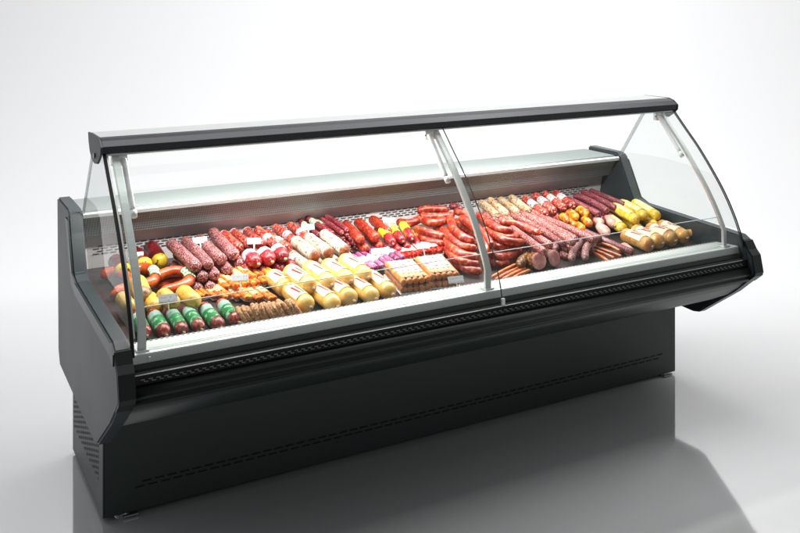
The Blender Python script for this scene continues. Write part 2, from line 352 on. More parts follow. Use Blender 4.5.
# end panels
EP = [(.60, .93), (.40, .928), (.365, .915), (.335, .85), (.27, .725), (.22, .712), (-.345, .690), (-.385, .672), (-.405, .64), (-.425, .62), (-.440, .552), (-.435, .538),
      (-.33, .445), (-.20, .352), (-.135, .305), (-.10, .298), (.54, .32), (.575, .37), (.585, .60)]
trim = [(.36, .895), (.335, .85), (.272, .728), (.22, .708), (-.345, .686), (-.385, .665)]
for x0, x1, s in ((-.05, -.0005, -1), (2.5005, 2.55, 1)):
    ep = P(prism_part('end_panel', EP, x0, x1, M['side'], None, .006))
    xo = x0 if s < 0 else x1
    low = [(y+.0-.004, z-.032) for y, z in trim]
    low[0] = (.405, .895); low[1] = (.365, .83)
    low[2] = (.285, .69); low[3] = (.215, .672); low[4] = (-.34, .648); low[5] = (-.385, .632)
    bm = bmesh.new(); prism(bm, trim+low[::-1], xo-.004*(s < 0), xo+.004*(s > 0)); bm_obj('edge_trim', bm, M['dark'], ep)
    # thin dark skin: shade of the end panel's front face put into colour
    nose = [(-.388, .672), (-.408, .64), (-.428, .62), (-.443, .552), (-.438, .537), (-.40, .505), (-.395, .51), (-.43, .54), (-.433, .552), (-.418, .618), (-.40, .64), (-.38, .672)]
    bm = bmesh.new(); prism(bm, nose, x0+.001, x1-.001); bm_obj('nose_shade', bm, M['bumper'], ep)
# front: skirt, bumper, black fascia, sill
M['skirt'] = paint('skirt_gloss_paint', (.013, .024, .0205), .45, .5, .0, 0)
sk = [(-.398, .515), (-.36, .475), (-.30, .428), (-.22, .385), (-.13, .345), (-.05, .315), (-.004, .297), (.02, .297), (.02, .33), (-.12, .37), (-.28, .46), (-.37, .53)]
P(prism_part('front_skirt', sk, .0, L, M['skirt'], None, 0, True))
bp = [(-.385, .570), (-.405, .5695), (-.420, .562), (-.426, .550), (-.424, .540), (-.414, .534), (-.412, .530), (-.416, .524), (-.412, .512), (-.398, .506), (-.38, .512), (-.375, .55)]
P(prism_part('bumper', bp, 0, L, M['bumper'], None, .0025, True))
P(prism_part('lower_fascia', [(-.352, .6165), (-.364, .6165), (-.370, .604), (-.374, .565), (-.34, .565), (-.34, .6165)], 0, L, M['dark'], None))
gc = P(prism_part('glass_channel', [(-.376, .600), (-.404, .600), (-.404, .572), (-.376, .572)], 0, L, M['black'], None))
bm = bmesh.new(); box(bm, .005, L-.03, -.4055, -.4015, .5995, .6010); bm_obj('channel_edge', bm, metal('channel_metal', (.30, .31, .30), .4, .5), gc)
bm = bmesh.new(); x = .02
while x < 2.47:
    box(bm, x, x+.011, -.4066, -.4035, .5855, .5885); box(bm, x+.009, x+.0115, -.4068, -.4034, .581, .5885); box(bm, x+.011, x+.021, -.4066, -.4035, .5795, .5820); x += .0225
bm_obj('channel_teeth', bm, metal('teeth_metal', (.16, .165, .16), .4, .4), gc)
sill = P(prism_part('front_sill', [(-.235, .636), (-.300, .6415), (-.352, .645), (-.359, .643), (-.363, .617), (-.33, .612), (-.235, .60)], .002, L-.002, M['sillm'], None, .0015))
bm = bmesh.new()
box(bm, .01, L-.01, -.3245, -.3225, .6428, .6440); box(bm, .01, L-.01, -.340, -.3385, .6440, .6452)
bm_obj('sill_groove', bm, M['alu2'], sill)
bm = bmesh.new(); x = .02
while x < 2.48:
    box(bm, x, x+.008, -.256, -.234, .6352, .6372); x += .0165
bm_obj('air_grille', bm, metal('grille_dark', (.20, .20, .20), .4, .5), sill)
bm = bmesh.new(); bmesh.ops.create_cone(bm, cap_ends=True, segments=14, radius1=.005, radius2=.004, depth=.003, matrix=Matrix.Translation((.055, -.3645, .630)) @ Matrix.Rotation(math.pi/2, 4, 'X'))
bm_obj('screw', bm, M['steel'], sill)
# inside: tank, deck, back wall, perforated panel, shelf
P(prism_part('display_deck', [(-.235, Z0-SL*.235), (.52, Z0+SL*.52), (.52, .58), (-.235, .57)], .002, L-.002, M['tray'], None))
P(prism_part('tank_body', [(-.33, .61), (-.30, .45), (-.05, .33), (.50, .325), (.56, .34), (.575, .85), (.555, .85), (.53, .58), (-.23, .569)], .001, L-.001, M['dark'], None))
bw = P(prism_part('back_wall', [(.475, .845), (.520, .66), (.54, .66), (.54, .845)], .002, L-.002, M['wallin'], None))
def wally(z): return .475+.045*(.845-z)/.185
x0 = .06
while x0 < 2.40:                                  # groups of slots between the wall seams
    bm = bmesh.new()
    for r, z in enumerate((.722, .732, .742, .752)):
        x = x0+.016*(r % 2)
        while x < min(2.43, x0+.53):
            vs = [bm.verts.new(v) for v in ((x, wally(z)-.0025, z), (x+.024, wally(z)-.0025, z), (x+.024, wally(z+.0038)-.0025, z+.0038), (x, wally(z+.0038)-.0025, z+.0038))]; bm.faces.new(vs)
            x += .032
    bm_obj('wall_slots', bm, M['slot'], bw); x0 += .60
P(prism_part('perforated_panel', [(.385, .893), (.440, .808), (.480, .808), (.480, .893)], .002, L-.002, M['perf'], None))
sh = P(prism_part('top_shelf', [(.395, .904), (.395, .894), (.62, .894), (.62, .904)], .002, L-.002, M['white'], None))
bm = bmesh.new(); prism(bm, [(.372, .910), (.366, .904), (.366, .892), (.376, .889), (.394, .889), (.394, .907)], .002, L-.002); bm_obj('shelf_edge', bm, M['alu'], sh)
bm = bmesh.new(); box(bm, .004, L-.004, .396, .618, .9065, .912); bm_obj('shelf_glass', bm, M['topglass'], sh)
P(prism_part('rear_panel', [(.60, .893), (.56, .893), (.56, .34), (.575, .37)], .001, L-.001, M['side'], None))
# curved glass
GP = [Vector((y, z)) for y, z in ((.012, 1.176), (-.062, 1.103), (-.138, 1.030), (-.212, .947), (-.278, .864), (-.332, .778), (-.372, .692), (-.398, .602))]
GC = [(v.x, v.y) for v in catmull(GP, 4)]
def sheet_part(name, path, x0, x1, mat, edge=None, t=.005):
    bm = bmesh.new(); pr = strip(path, t); n = len(path)
    a = [bm.verts.new((x0, y, z)) for y, z in path]; c = [bm.verts.new((x1, y, z)) for y, z in path]
    for i in range(n-1): bm.faces.new((a[i], c[i], c[i+1], a[i+1])).smooth = True
    o = bm_obj(name, bm, mat, None, True)
    if edge:
        for xe in (x0, x1):
            bm = bmesh.new(); prism(bm, strip(path, t), xe-.0009, xe+.0009); bm_obj('glass_edge', bm, edge, o)
    return P(o)
JX = 1.278
sheet_part('front_glass', GC, .012, JX-.003, M['glass'])
sheet_part('front_glass', GC, JX+.003, 2.49, M['glass'], M['gedge'])
bm = bmesh.new(); box(bm, JX-.004, JX+.010, -.402, -.393, .600, .625); P(bm_obj('glass_clip', bm, M['alu'], None, False, .001))
# side glass
for x, s in ((.002, 1), (2.498, -1)):
    inner = [(y+.004, z) for y, z in GC[:-5]]
    poly = inner + [(.262, .722), (.335, .86), (.362, .915), (.165, 1.19), (.03, 1.20)]
    bm = bmesh.new(); bm.faces.new([bm.verts.new((x, y, z)) for y, z in poly]); bmesh.ops.triangulate(bm, faces=bm.faces[:])
    sg = P(bm_obj('side_glass', bm, M['sideglass'], None))
    wS, xS = (.007, .005) if s > 0 else (.0035, .0022)
    bm = bmesh.new(); prism(bm, strip([(y-.001, z) for y, z in GC[:-2]], wS), x-xS, x+xS); bm_obj('rubber_seal', bm, M['black'], sg)
    bm = bmesh.new(); prism(bm, strip([(.362, .915), (.165, 1.19)], .016), x-.003, x+.003); bm_obj('rear_edge', bm, M['gband'], sg)
    if s > 0: bm = bmesh.new(); prism(bm, strip([(y+.012, z) for y, z in GC[:-4]], .014), x+.004, x+.012); bm_obj('edge_profile', bm, M['alu2'], sg)
# canopy
cp = [(.012, 1.172), (.000, 1.176), (-.004, 1.197), (.018, 1.214), (.040, 1.220), (.050, 1.2215), (.050, 1.214), (.022, 1.196), (.022, 1.176)]
cn = P(prism_part('canopy', cp, -.004, 2.506, M['canopy'], None, .001))
bm = bmesh.new(); prism(bm, [(.051, 1.214), (.051, 1.2225), (.19, 1.222), (.20, 1.214), (.20, 1.200), (.19, 1.200), (.19, 1.212)], -.002, 2.504); bm_obj('canopy_top', bm, M['alu2'], cn)
bm = bmesh.new(); prism(bm, [(.013, 1.165), (.004, 1.168), (.004, 1.1715), (.04, 1.1715), (.04, 1.165)], .006, 2.494); bm_obj('lower_profile', bm, M['alu2'], cn)
bm = bmesh.new(); prism(bm, [(-.0045, 1.1955), (-.0055, 1.1975), (-.003, 1.1985), (-.002, 1.196)], -.004, 2.506); bm_obj('canopy_groove', bm, M['black'], cn)
bm = bmesh.new(); prism(bm, [(.05, 1.196), (.05, 1.176), (.12, 1.176), (.12, 1.196)], .1, 2.4); lamp = bm_obj('lamp_housing', bm, M['white'], cn)
cap = [(.205, 1.222), (.195, 1.19), (.175, 1.160), (.140, 1.138), (.10, 1.130), (.05, 1.136), (.016, 1.158), (-.004, 1.176), (-.006, 1.197), (.02, 1.2155), (.05, 1.2235)]
for x0, x1 in ((-.012, -.0045), (2.5065, 2.514)):
    bm = bmesh.new(); prism(bm, cap, x0, x1); ec = bm_obj('end_cap', bm, M['side'], cn, False, .0015)
bm = bmesh.new(); bmesh.ops.create_cone(bm, cap_ends=True, segments=18, radius1=.010, radius2=.008, depth=.004, matrix=Matrix.Translation((-.0145, .088, 1.158)) @ Matrix.Rotation(math.pi/2, 4, 'Y')); bm_obj('cap_screw', bm, M['chrome'], cn)
# supports with gas struts
AP = [(y+.028, z) for y, z in GC[:-5]]
AP = [(y, z) for y, z in AP if z < 1.166] + [(-.335, .644)]
for xc, xs in ((.040, .066), (1.258, 1.222), (2.440, 2.412)):
    AQ = AP if xc < 2 else [(y+.007*math.sin(math.pi*min(1, max(0, (1.166-z)/.52))), z) for y, z in AP]; hw = .012 if xc < 2 else .009
    sp_ = P(prism_part('support_arm', strip(AQ, .014), xc-hw, xc+hw, M['alu2'], None, .0015))
    bm = bmesh.new(); box(bm, xc-.018, xc+.018, -.352, -.312, .6445, .650); bm_obj('arm_foot', bm, M['alu'], sp_, False, .001)
    bm = bmesh.new(); box(bm, min(xc, xs)-.012, max(xc, xs)+.012, .016, .036, 1.130, 1.1645); bm_obj('top_bracket', bm, M['alu'], sp_, False, .002)
    pa = [Vector((xs, .012, 1.150)), Vector((xs, -.06, 1.07)), Vector((xs, -.118, 1.003))]
    bm = tube(catmull(pa, 4), lambda t: .0095, 12); bm_obj('gas_strut', bm, M['white'], sp_, True)
    bm = tube([Vector((xs+.001, -.114, 1.007)), Vector((xs, -.128, .991))], lambda t: .0108, 12); bm_obj('strut_end', bm, M['white'], sp_, True)
    bm = tube([Vector((xs-.013, .02, 1.148)), Vector((xs+.013, .02, 1.148))], lambda t: .004, 8); bm_obj('pin', bm, M['dark'], sp_, True)
# low inner glass
rp = [(-.288, .650), (-.300, .760)]
ri = sheet_part('low_front_glass', rp, .05, 2.45, M['glass'])
bm = bmesh.new(); box(bm, .05, 2.45, -.3015, -.2985, .7590, .7612); bm_obj('glass_top_edge', bm, M['riseredge'], ri)
for o in hold: o.parent = case; o.matrix_parent_inverse = Matrix.Translation((-1.25, 0, 0))
# ================================================================== goods
ORD = ['first', 'second', 'third', 'fourth', 'fifth', 'sixth', 'seventh', 'eighth', 'ninth', 'tenth', 'eleventh', 'twelfth', 'thirteenth', 'fourteenth', 'fifteenth', 'sixteenth', 'seventeenth', 'eighteenth', 'nineteenth', 'twentieth', 'twenty-first', 'twenty-second']
def ordn(i, n): return 'leftmost' if i == 0 else ('rightmost' if i == n-1 else ORD[i])
_k = {}
def kind(key, L, r, body, bend=0.0, e=1.0, wob=.012, label=None, tips=None, ends=None, knots=False, pinch=0, variants=5, n=20, seg=16, tip=.18, flat=1.0):
    """mesh sets of one sort of sausage, lying along local X; label = (t0, t1, ang0, ang1, mat)"""
    V = []
    for v in range(variants):
        rnd = random.Random(hash(key) % 1000 + v if False else sum(map(ord, key))+v*17)
        bd = bend*(1+rnd.uniform(-.4, .4)); lat = rnd.uniform(-.012, .012)*L
        def pos(t): return Vector(((t-.5)*L, lat*math.sin(math.pi*t)*2, bd*(math.sin(math.pi*t)-.6)))
        ts = []
        ee = e*r/L
        for i in range(6): ts.append(ee*(1-math.cos(i/6*math.pi/2)))
        for i in range(n+1): ts.append(ee+(1-2*ee)*i/n)
        for i in range(5, -1, -1): ts.append(1-ee*(1-math.cos(i/6*math.pi/2)))
        def rf(t):
            q = endround(t, L, r, e, tip)
            if pinch: q *= 1-.10*max(0, math.cos(2*math.pi*pinch*t))**6
            return q
        path = [pos(t) for t in ts]
        bm = tube_ts(path, ts, rf, seg, wob, rnd); parts = [('body', me_of(bm, key+'_body'), body)]
        if label:
            for lb in (label if isinstance(label, list) else [label]):
                t0, t1, a0, a1, mt = lb; bm = bmesh.new(); ul = bm.loops.layers.uv.new('uv'); nu, nv = 6, 10; g = []
                full = a1-a0 >= 359
                for i in range(nu+1):
                    t = t0+(t1-t0)*i/nu; p = pos(t); rr = rf(t)*1.02+.0012
                    g.append([bm.verts.new(p+Vector((0, math.cos(math.radians(a0+(a1-a0)*j/nv))*rr, math.sin(math.radians(a0+(a1-a0)*j/nv))*rr))) for j in range(nv+(0 if full else 1))])
                m_ = len(g[0])
                for i in range(nu):
                    for j in range(nv):
                        j2 = (j+1) % m_ if full else j+1
                        f = bm.faces.new((g[i][j], g[i+1][j], g[i+1][j2], g[i][j2]))
                        for l, uv in zip(f.loops, ((i/nu, j/nv), ((i+1)/nu, j/nv), ((i+1)/nu, (j+1)/nv), (i/nu, (j+1)/nv))): l[ul].uv = uv
                parts.append(('label_band', me_of(bm, key+'_label'), mt))
        if ends:                                  # a differently coloured casing end at the front
            t0, mt = ends; bm = bmesh.new(); g = []; tt = [t0+(1-t0)*(1-(1-i/7)**1.8) for i in range(8)]
            for t in tt:
                p = pos(t); rr = rf(t)*1.015+.0010
                g.append([bm.verts.new(p+Vector((.0008, math.cos(2*math.pi*j/14)*rr, math.sin(2*math.pi*j/14)*rr))) for j in range(14)])
            for i in range(7):
                for j in range(14): bm.faces.new((g[i][j], g[i+1][j], g[i+1][(j+1) % 14], g[i][(j+1) % 14]))
            bm.faces.new(g[-1]); parts.append(('casing_end', me_of(bm, key+'_end'), mt))
        if knots:
            for s in (1,) if knots == 1 else (1, 0):
                x = L/2*(1 if s else -1); d = 1 if s else -1
                bm = tube([pos(s)+Vector((-.002*d, 0, 0)), pos(s)+Vector((.004*d, 0, 0)), pos(s)+Vector((.009*d, 0, .001))], lambda t: r*(.12+.12*t), 8)
                parts.append(('knot', me_of(bm, key+'_knot'), M['knot']))
        V.append(parts)
    for parts in V:
        for nm, me, mt in parts: me.materials.append(mt)
    _k[key] = (V, L, r)
def tube_ts(path, ts, rf, seg, wob, rnd):
    bm = bmesh.new(); uvl = bm.loops.layers.uv.new('uv'); rings = []; n = len(path)
    low = [rnd.uniform(-1, 1) for _ in range(8)]
    for i, p in enumerate(path):
        r = rf(ts[i])
        w = 1+wob*(math.sin(ts[i]*9+low[0]*3)+.7*math.sin(ts[i]*23+low[1]*3))
        rings.append([bm.verts.new(p+Vector((0, math.cos(2*math.pi*k/seg), math.sin(2*math.pi*k/seg)))*r*w*(1+wob*1.2*math.sin(k*2*math.pi/seg*2+low[2]*3+ts[i]*5)+rnd.uniform(-wob, wob)*.35)) for k in range(seg)])
    for i in range(n-1):
        for k in range(seg):
            k2 = (k+1) % seg
            f = bm.faces.new((rings[i][k], rings[i][k2], rings[i+1][k2], rings[i+1][k]))
            for l, uv in zip(f.loops, ((ts[i], k/seg), (ts[i], (k+1)/seg), (ts[i+1], (k+1)/seg), (ts[i+1], k/seg))): l[uvl].uv = uv
    bm.faces.new(rings[0]); bm.faces.new(rings[-1][::-1]); return bm
cnt = [0]
def put(key, name, A, B, label, cat, group, roll=12, sx=None):
    V, L, r = _k[key]; parts = V[cnt[0] % len(V)]; cnt[0] += 1
    
    root = empty(name, (A+B)/2)
    X = (B-A).normalized(); Y = Vector((0, 0, 1)).cross(X).normalized(); Z = X.cross(Y)
    ra = math.radians(random.uniform(-roll, roll)); Y2 = Y*math.cos(ra)+Z*math.sin(ra); Z2 = X.cross(Y2)
    m3 = Matrix((X, Y2, Z2)).transposed(); root.rotation_euler = m3.to_euler()
    s = (B-A).length/L if sx is None else sx
    s = max(.75, min(1.3, s)); w = random.uniform(.94, 1.05); root.scale = (s, w, w*random.uniform(.95, 1.0))
    for nm, me, mt in parts:
        o = bpy.data.objects.new(nm, me); COL.objects.link(o); o.parent = root
    tag(root, label, cat, group); return root
def row(key, name, lst, h, desc, where, cat, group, lower=0, dx=0.0, dy=-.010, roll=12, jit=.003, length=None, dzf=1.75):
    """lst: (back px, front px[, h]) from left to right; lower layers are laid under the first"""
    V, L, r = _k[key]; n = len(lst); res = []
    for i, it in enumerate(lst):
        hh = it[4] if len(it) > 4 else h
        j = lambda: random.uniform(-.6, .6)
        A = at(it[0]+j(), it[1]+j(), hh+random.uniform(-.002, .002)); B = at(it[2]+j(), it[3]+j(), hh+random.uniform(-.002, .002))
        if length:
            d = (B-A).normalized(); A = B-d*length
        if A.y > .47: d = (A-B); A = B+d*max(.3, (.47-B.y)/d.y) if d.y > .02 else A
        put(key, name, A, B, f"{desc}, {ordn(i, n)} {'on top, ' if lower else ''}{where}", cat, group, roll)
        res.append((A, B))
    for k in range(1, lower+1):
        for i, (A, B) in enumerate(res):
            o = Vector((dx*k+(r if k % 2 else 0)+random.uniform(-jit, jit), dy*k+random.uniform(-.006, .006), -r*dzf*k))
            put(key, name, A+o, B+o, f"{desc}, {ordn(i, n)} {['', 'one layer down,', 'two layers down,'][k]} {where}", cat, group, roll)
    return res
# --- sorts
kind('green', .145, .0225, M['greenend'], label=[(.22, .80, 0, 360, M['lab_green'])], knots=1)
kind('pale', .13, .032, M['paleyellow'], e=.8, ends=(.80, M['paleend']))
kind('pale2', .10, .027, M['paleyellow'], e=.9)
kind('star', .15, .031, M['starbody'], e=.7, ends=(.86, M['staryellow']))
kind('salami', .30, .0215, M['salami'], e=.8, wob=.02, bend=.003)
kind('redsal', .24, .0195, M['red_salami'], e=.8, wob=.03, pinch=5, label=[(.02, .10, 0, 360, M['lab_cap'])])
kind('redsal2', .24, .0195, M['red_salami'], e=.8, wob=.03, pinch=6, label=[(.55, .75, 0, 360, M['lab_cap'])])
kind('ball', .085, .0275, M['net'], e=1.0, label=[(.22, .58, 0, 360, M['lab_cap'])], knots=1)
kind('white', .165, .022, M['whitewrap'], e=.6, ends=(.93, M['brownend']), wob=.03)
kind('stick', .26, .0115, M['stick'], e=.9, label=[(.25, .5, 0, 360, M['lab_gw'])], knots=1)
kind('stick2', .26, .0115, M['stick'], e=.9, knots=1)
kind('mott', .20, .0205, M['mottled'], e=.9, wob=.04, bend=.004)
kind('yband', .14, .0185, M['net'], label=[(.12, .55, 0, 360, M['lab_yellow'])], knots=1)
kind('purple', .15, .0115, M['purple'], e=.6, label=[(.33, .66, 0, 360, M['lab_lilac'])])
kind('butter', .165, .0325, M['yellow'], e=.85, label=[(.24, .76, 30, 150, M['lab_marks'])], knots=1)
kind('tan', .22, .0325, M['tan'], e=.85, label=[(.24, .74, 30, 150, M['lab_marks'])], knots=1)
kind('lemon', .17, .0255, M['lemon'], e=.8, label=[(.2, .8, 40, 140, printed('lemon_label', (.86, .80, .40), (.85, .66, .05), n_u=5, n_v=3, dens=.5))])
kind('whnet', .20, .0185, M['whitenet'], e=.7, wob=.035, pinch=6, knots=1)
kind('pink', .45, .0155, M['pinklong'], e=1.0, wob=.03, bend=.004, n=30)
kind('wred', .24, .0185, M['red_salami'], e=.9, label=[(.30, .62, 0, 360, M['lab_white'])], knots=1)
kind('dark', .33, .0145, M['darklong'], e=1.0, wob=.03, bend=.003, n=26)
kind('thin', .17, .0065, M['thin'], e=1.0, bend=.004, seg=10)
kind('gold', .075, .020, M['golden'], e=1.2, wob=.07)
kind('roll', .085, .022, M['roll'], e=1.0, wob=.05, knots=1)
# --- front left
row('green', 'sausage', [(136, 315, 147, 335), (152, 313, 166, 334), (169, 310, 184, 331.5), (185, 308, 201, 329), (202, 305.5, 221, 327), (220, 302, 238, 322)], .026,
    'short red sausage in a green and white sleeve', 'in the front left row', 'sausage', 'green sleeved sausages in the front left row', roll=30)
row('pale', 'sausage', [(136, 279, 144, 300)], .055, 'thick pale yellow sausage with a brown patterned end', 'behind the left support arm', 'sausage', None)
cnt[0] += 1
for i, (a, w) in enumerate((((161, 293, 176, 305, .058), 'behind the second green sleeve, with a grey card on it'), ((180, 290, 197, 304, .058), 'right of the grey price card'), ((121, 296, 131, 309, .05), 'beside the left side glass'), ((146, 297, 158, 310, .035), 'low between two larger ones'))):
    put('pale2', 'sausage', at(a[0], a[1], a[4]), at(a[2], a[3], a[4]), 'pale yellow sausage '+w, 'sausage', 'pale yellow sausages at the left')
for i, (a, w) in enumerate((((150, 246, 161, 264, .055), 'right of the small white card'), ((135, 253, 145, 267, .06), 'under the small white card'), ((115, 260, 124, 272, .05), 'nearest the left side glass'))):
    put('star', 'sausage', at(a[0], a[1], a[4]), at(a[2], a[3], a[4]), 'maroon sausage with a yellow patterned end, '+w, 'sausage', 'maroon and yellow sausages at the back left')
# curved sausages along surveyed paths
def arc(name, pts, r, mat, label, cat, group, band=None, tipr=.35, wob=.02):
    W = [at(x, y, h) for x, y, h in pts]; c = sum(W, Vector())/len(W)
    path = catmull([w-c for w in W], 8); n = len(path)
    Ln = sum((path[i+1]-path[i]).length for i in range(n-1)); rnd = random.Random(len(label)*31+int(pts[0][0]))
    e = 1.2*r/Ln
    # add denser end rings
    def P_(t):
        q = t*(n-1); i = min(n-2, int(q)); return path[i].lerp(path[i+1], q-i)
    ts = [e*(1-math.cos(i/5*math.pi/2)) for i in range(5)]+[e+(1-2*e)*i/26 for i in range(27)]+[1-e*(1-math.cos(i/5*math.pi/2)) for i in range(4, -1, -1)]
    root = empty(name, c)
    bm = tube([P_(t) for t in ts], lambda t: 1, 14); bm.free()
    bm = bmesh.new(); pp = [P_(t) for t in ts]; rings = []; seg = 14
    for i, p in enumerate(pp):
        d = (pp[min(len(pp)-1, i+1)]-pp[max(0, i-1)]).normalized(); s = d.cross(Vector((0, 0, 1))).normalized(); u = s.cross(d)
        x = min(ts[i], 1-ts[i]); rr = r if x >= e else r*max(tipr, math.sqrt(max(0, 1-(1-x/e)**2)))
        rr *= 1+wob*math.sin(ts[i]*14+len(label))+rnd.uniform(-wob, wob)*.6
        rings.append([bm.verts.new(p+(s*math.cos(2*math.pi*k/seg)+u*math.sin(2*math.pi*k/seg))*rr*(1+rnd.uniform(-wob, wob)*.5)) for k in range(seg)])
    for a, b_ in zip(rings, rings[1:]):
        for k in range(seg): bm.faces.new((a[k], a[(k+1) % seg], b_[(k+1) % seg], b_[k]))
    bm.faces.new(rings[0]); bm.faces.new(rings[-1][::-1])
    bm_obj('body', bm, mat, root, True)
    if band:
        t0, t1, mt = band; bm = bmesh.new(); ul = bm.loops.layers.uv.new('uv'); g = []; nu, nv = 6, 10
        for i in range(nu+1):
            t = t0+(t1-t0)*i/nu; p = P_(t); d = (P_(min(1, t+.02))-P_(max(0, t-.02))).normalized(); s = d.cross(Vector((0, 0, 1))).normalized(); u = s.cross(d)
            g.append([bm.verts.new(p+(s*math.cos(a)+u*math.sin(a))*(r*1.04+.001)) for a in [math.radians(20+140*j/nv) for j in range(nv+1)]])
        for i in range(nu):
            for j in range(nv):
                f = bm.faces.new((g[i][j], g[i+1][j], g[i+1][j+1], g[i][j+1]))
                for l, uv in zip(f.loops, ((i/nu, j/nv), ((i+1)/nu, j/nv), ((i+1)/nu, (j+1)/nv), (i/nu, (j+1)/nv))): l[ul].uv = uv
        bm_obj('label_band', bm, mt, root, True)
    tag(root, label, cat, group); return root
G = 'horseshoe sausages at the left'
arc('smoked_sausage', [(153, 278, .055), (170, 272, .06), (184, 272, .06), (190, 279, .058), (180, 287, .05), (160, 292, .045)], .020, M['kiel'], 'orange-brown horseshoe sausage lying on top, its bend to the right', 'sausage', G, (.42, .62, M['lab_gw']))
arc('smoked_sausage', [(132, 271, .055), (144, 268, .06), (154, 272, .06), (154, 280, .055), (140, 286, .05), (128, 286, .05)], .019, M['kiel'], 'orange-brown horseshoe sausage crossing behind the left support arm', 'sausage', G, (.35, .55, M['lab_gw']))
arc('smoked_sausage', [(156, 286, .02), (172, 282, .02), (188, 283, .02), (193, 289, .02), (180, 296, .018)], .019, M['kiel'], 'orange-brown horseshoe sausage underneath the upper one', 'sausage', G)
arc('smoked_sausage', [(100, 276, .03), (113, 272, .04), (126, 276, .04), (128, 286, .03), (114, 292, .03)], .019, M['kiel'], 'orange-brown curved sausage against the left side glass', 'sausage', G)
arc('smoked_sausage', [(110, 296, .02), (122, 292, .03), (132, 294, .03), (136, 302, .02)], .015, M['kiel'], 'orange-brown curved sausage under the pale yellow ones', 'sausage', G)
# salamis
row('salami', 'salami', [(171, 243, 197, 268), (184, 240, 210, 265), (199, 238, 223, 261), (212, 231, 235, 256)], .100, 'thick speckled pink salami', 'at the back left', 'salami', 'speckled salamis at the back left', lower=2)
row('redsal', 'salami', [(219, 231, 240, 249), (231, 230, 251, 246), (243, 228, 262, 245)], .085, 'red mottled salami with a white tip', 'behind the round red sausages', 'salami', 'red mottled salamis in the back row', lower=1)
row('redsal2', 'salami', [(254, 227, 278, 246), (265, 233, 289, 249), (272, 225, 295, 242), (285, 222, 308, 238)], .085, 'red mottled salami with a white ring', 'behind the white wrapped sausages', 'salami', 'white ringed red salamis in the back row', lower=1)
row('ball', 'sausage', [(247, 253, 258, 264), (261, 251, 272, 262), (275, 248, 285, 259)], .085, 'short round red sausage with a white label', 'of the middle left heap', 'sausage', 'short round red sausages', lower=0)
row('ball', 'sausage', [(239, 263, 249, 273, .045), (255, 265, 266, 277, .035), (272, 262, 281, 272, .035), (284, 260, 293, 270, .04)], .03, 'short round red sausage', 'in the lower row of the round heap', 'sausage', 'short round red sausages')
row('white', 'sausage', [(294, 241, 316, 257), (308, 238, 330, 254), (323, 234, 346, 251)], .085, 'white wrapped sausage with small print', 'in the middle left', 'sausage', 'white wrapped sausages', lower=1)
put('white', 'sausage', at(290, 254, .05), at(309, 268, .05), 'white wrapped sausage lying low at the left foot of its stack', 'sausage', 'white wrapped sausages')
row('stick', 'sausage', [(295, 217, 316, 232, .09), (301, 214, 323, 229, .10), (307, 215, 328, 231, .085), (299, 221, 318, 236, .07)], .09, 'slim maroon sausage with a green label', 'in the bundle above the white wrapped ones', 'sausage', 'slim green labelled sausages')
row('stick2', 'sausage', [(318, 217, 341, 232), (322, 214, 346, 229, .10), (326, 220, 348, 236, .08), (320, 224, 344, 240, .07), (331, 223, 352, 240, .07), (333, 228, 354, 244, .055), (327, 230, 349, 246, .05), (337, 231, 357, 248, .04), (330, 234, 351, 251, .035), (312, 222, 334, 238, .075), (314, 228, 337, 243, .06)], .095, 'slim maroon sausage', 'in the bundle beside the paprika sausages', 'sausage', 'slim maroon sausages')
row('mott', 'sausage', [(344, 224, 362, 241), (357, 221, 377, 238), (371, 218, 390, 233)], .085, 'bright red paprika sausage', 'at the back beside the slim bundle', 'sausage', 'bright red paprika sausages', lower=1)
row('yband', 'sausage', [(381, 230, 393, 243), (391, 227, 403, 241), (401, 223, 413, 239)], .075, 'dark red sausage with a yellow band', 'behind the white packs', 'sausage', 'yellow banded sausages', lower=1)
row('purple', 'sausage', [(351+5.2*i, 256-1.9*i, 372+5.2*i, 270-1.9*i) for i in range(7)], .035, 'thin purple wrapped sausage with a white band', 'behind the butter yellow ones', 'sausage', 'purple wrapped sausages')
# butter yellow
row('butter', 'sausage', [(270, 275, 288, 291), (287.0, 288.0, 310.0, 307.0), (310.0, 287.1, 337.0, 306.1), (326.0, 281.5, 353.0, 301.5), (348.5, 279.0, 375.5, 298.0), (365.0, 274.5, 392.0, 293.5)], .034, 'fat butter yellow sausage with red slash marks', 'in the front row', 'sausage', 'fat butter yellow sausages', roll=10)
row('butter', 'sausage', [(287.5, 270, 312.5, 288), (306.5, 266, 331.5, 284), (325.0, 263, 350.0, 281), (342.5, 258.5, 367.5, 276.5)], .064, 'fat butter yellow sausage with red slash marks', 'in the raised row behind', 'sausage', 'fat butter yellow sausages', roll=10)
# breaded patties
bmp = []
for v in range(3):
    rnd = random.Random(v+50); bm = bmesh.new(); bmesh.ops.create_uvsphere(bm, u_segments=24, v_segments=12, radius=1)
    for vt in bm.verts:
        a = math.atan2(vt.co.y, vt.co.x); k = 1+.05*math.sin(3*a+v)+.04*math.sin(7*a+2*v)+rnd.uniform(-.02, .02)
        z = vt.co.z; s = 1 if z > 0 else -1
        vt.co = Vector((vt.co.x*.040*k, vt.co.y*.030*k, s*(abs(z)**.5)*.0095*(1+rnd.uniform(-.12, .12))))
    bmp.append(me_of(bm, 'breaded_patty')); bmp[-1].materials.append(M['patty'])
for i in range(13):
    p = at(244+i*4.3, 316.5-i*.68, .030)
    o = bpy.data.objects.new('breaded_patty', bmp[i % 3]); COL.objects.link(o); o.location = p
    o.rotation_euler = (random.uniform(-.15, .15), math.radians(57+random.uniform(-7, 7)), math.radians(-18+random.uniform(-8, 8)))
    tag(o, f'brown breaded patty leaning in the front row, {ordn(i, 13)} of the thirteen', 'patty', 'leaning breaded patties')
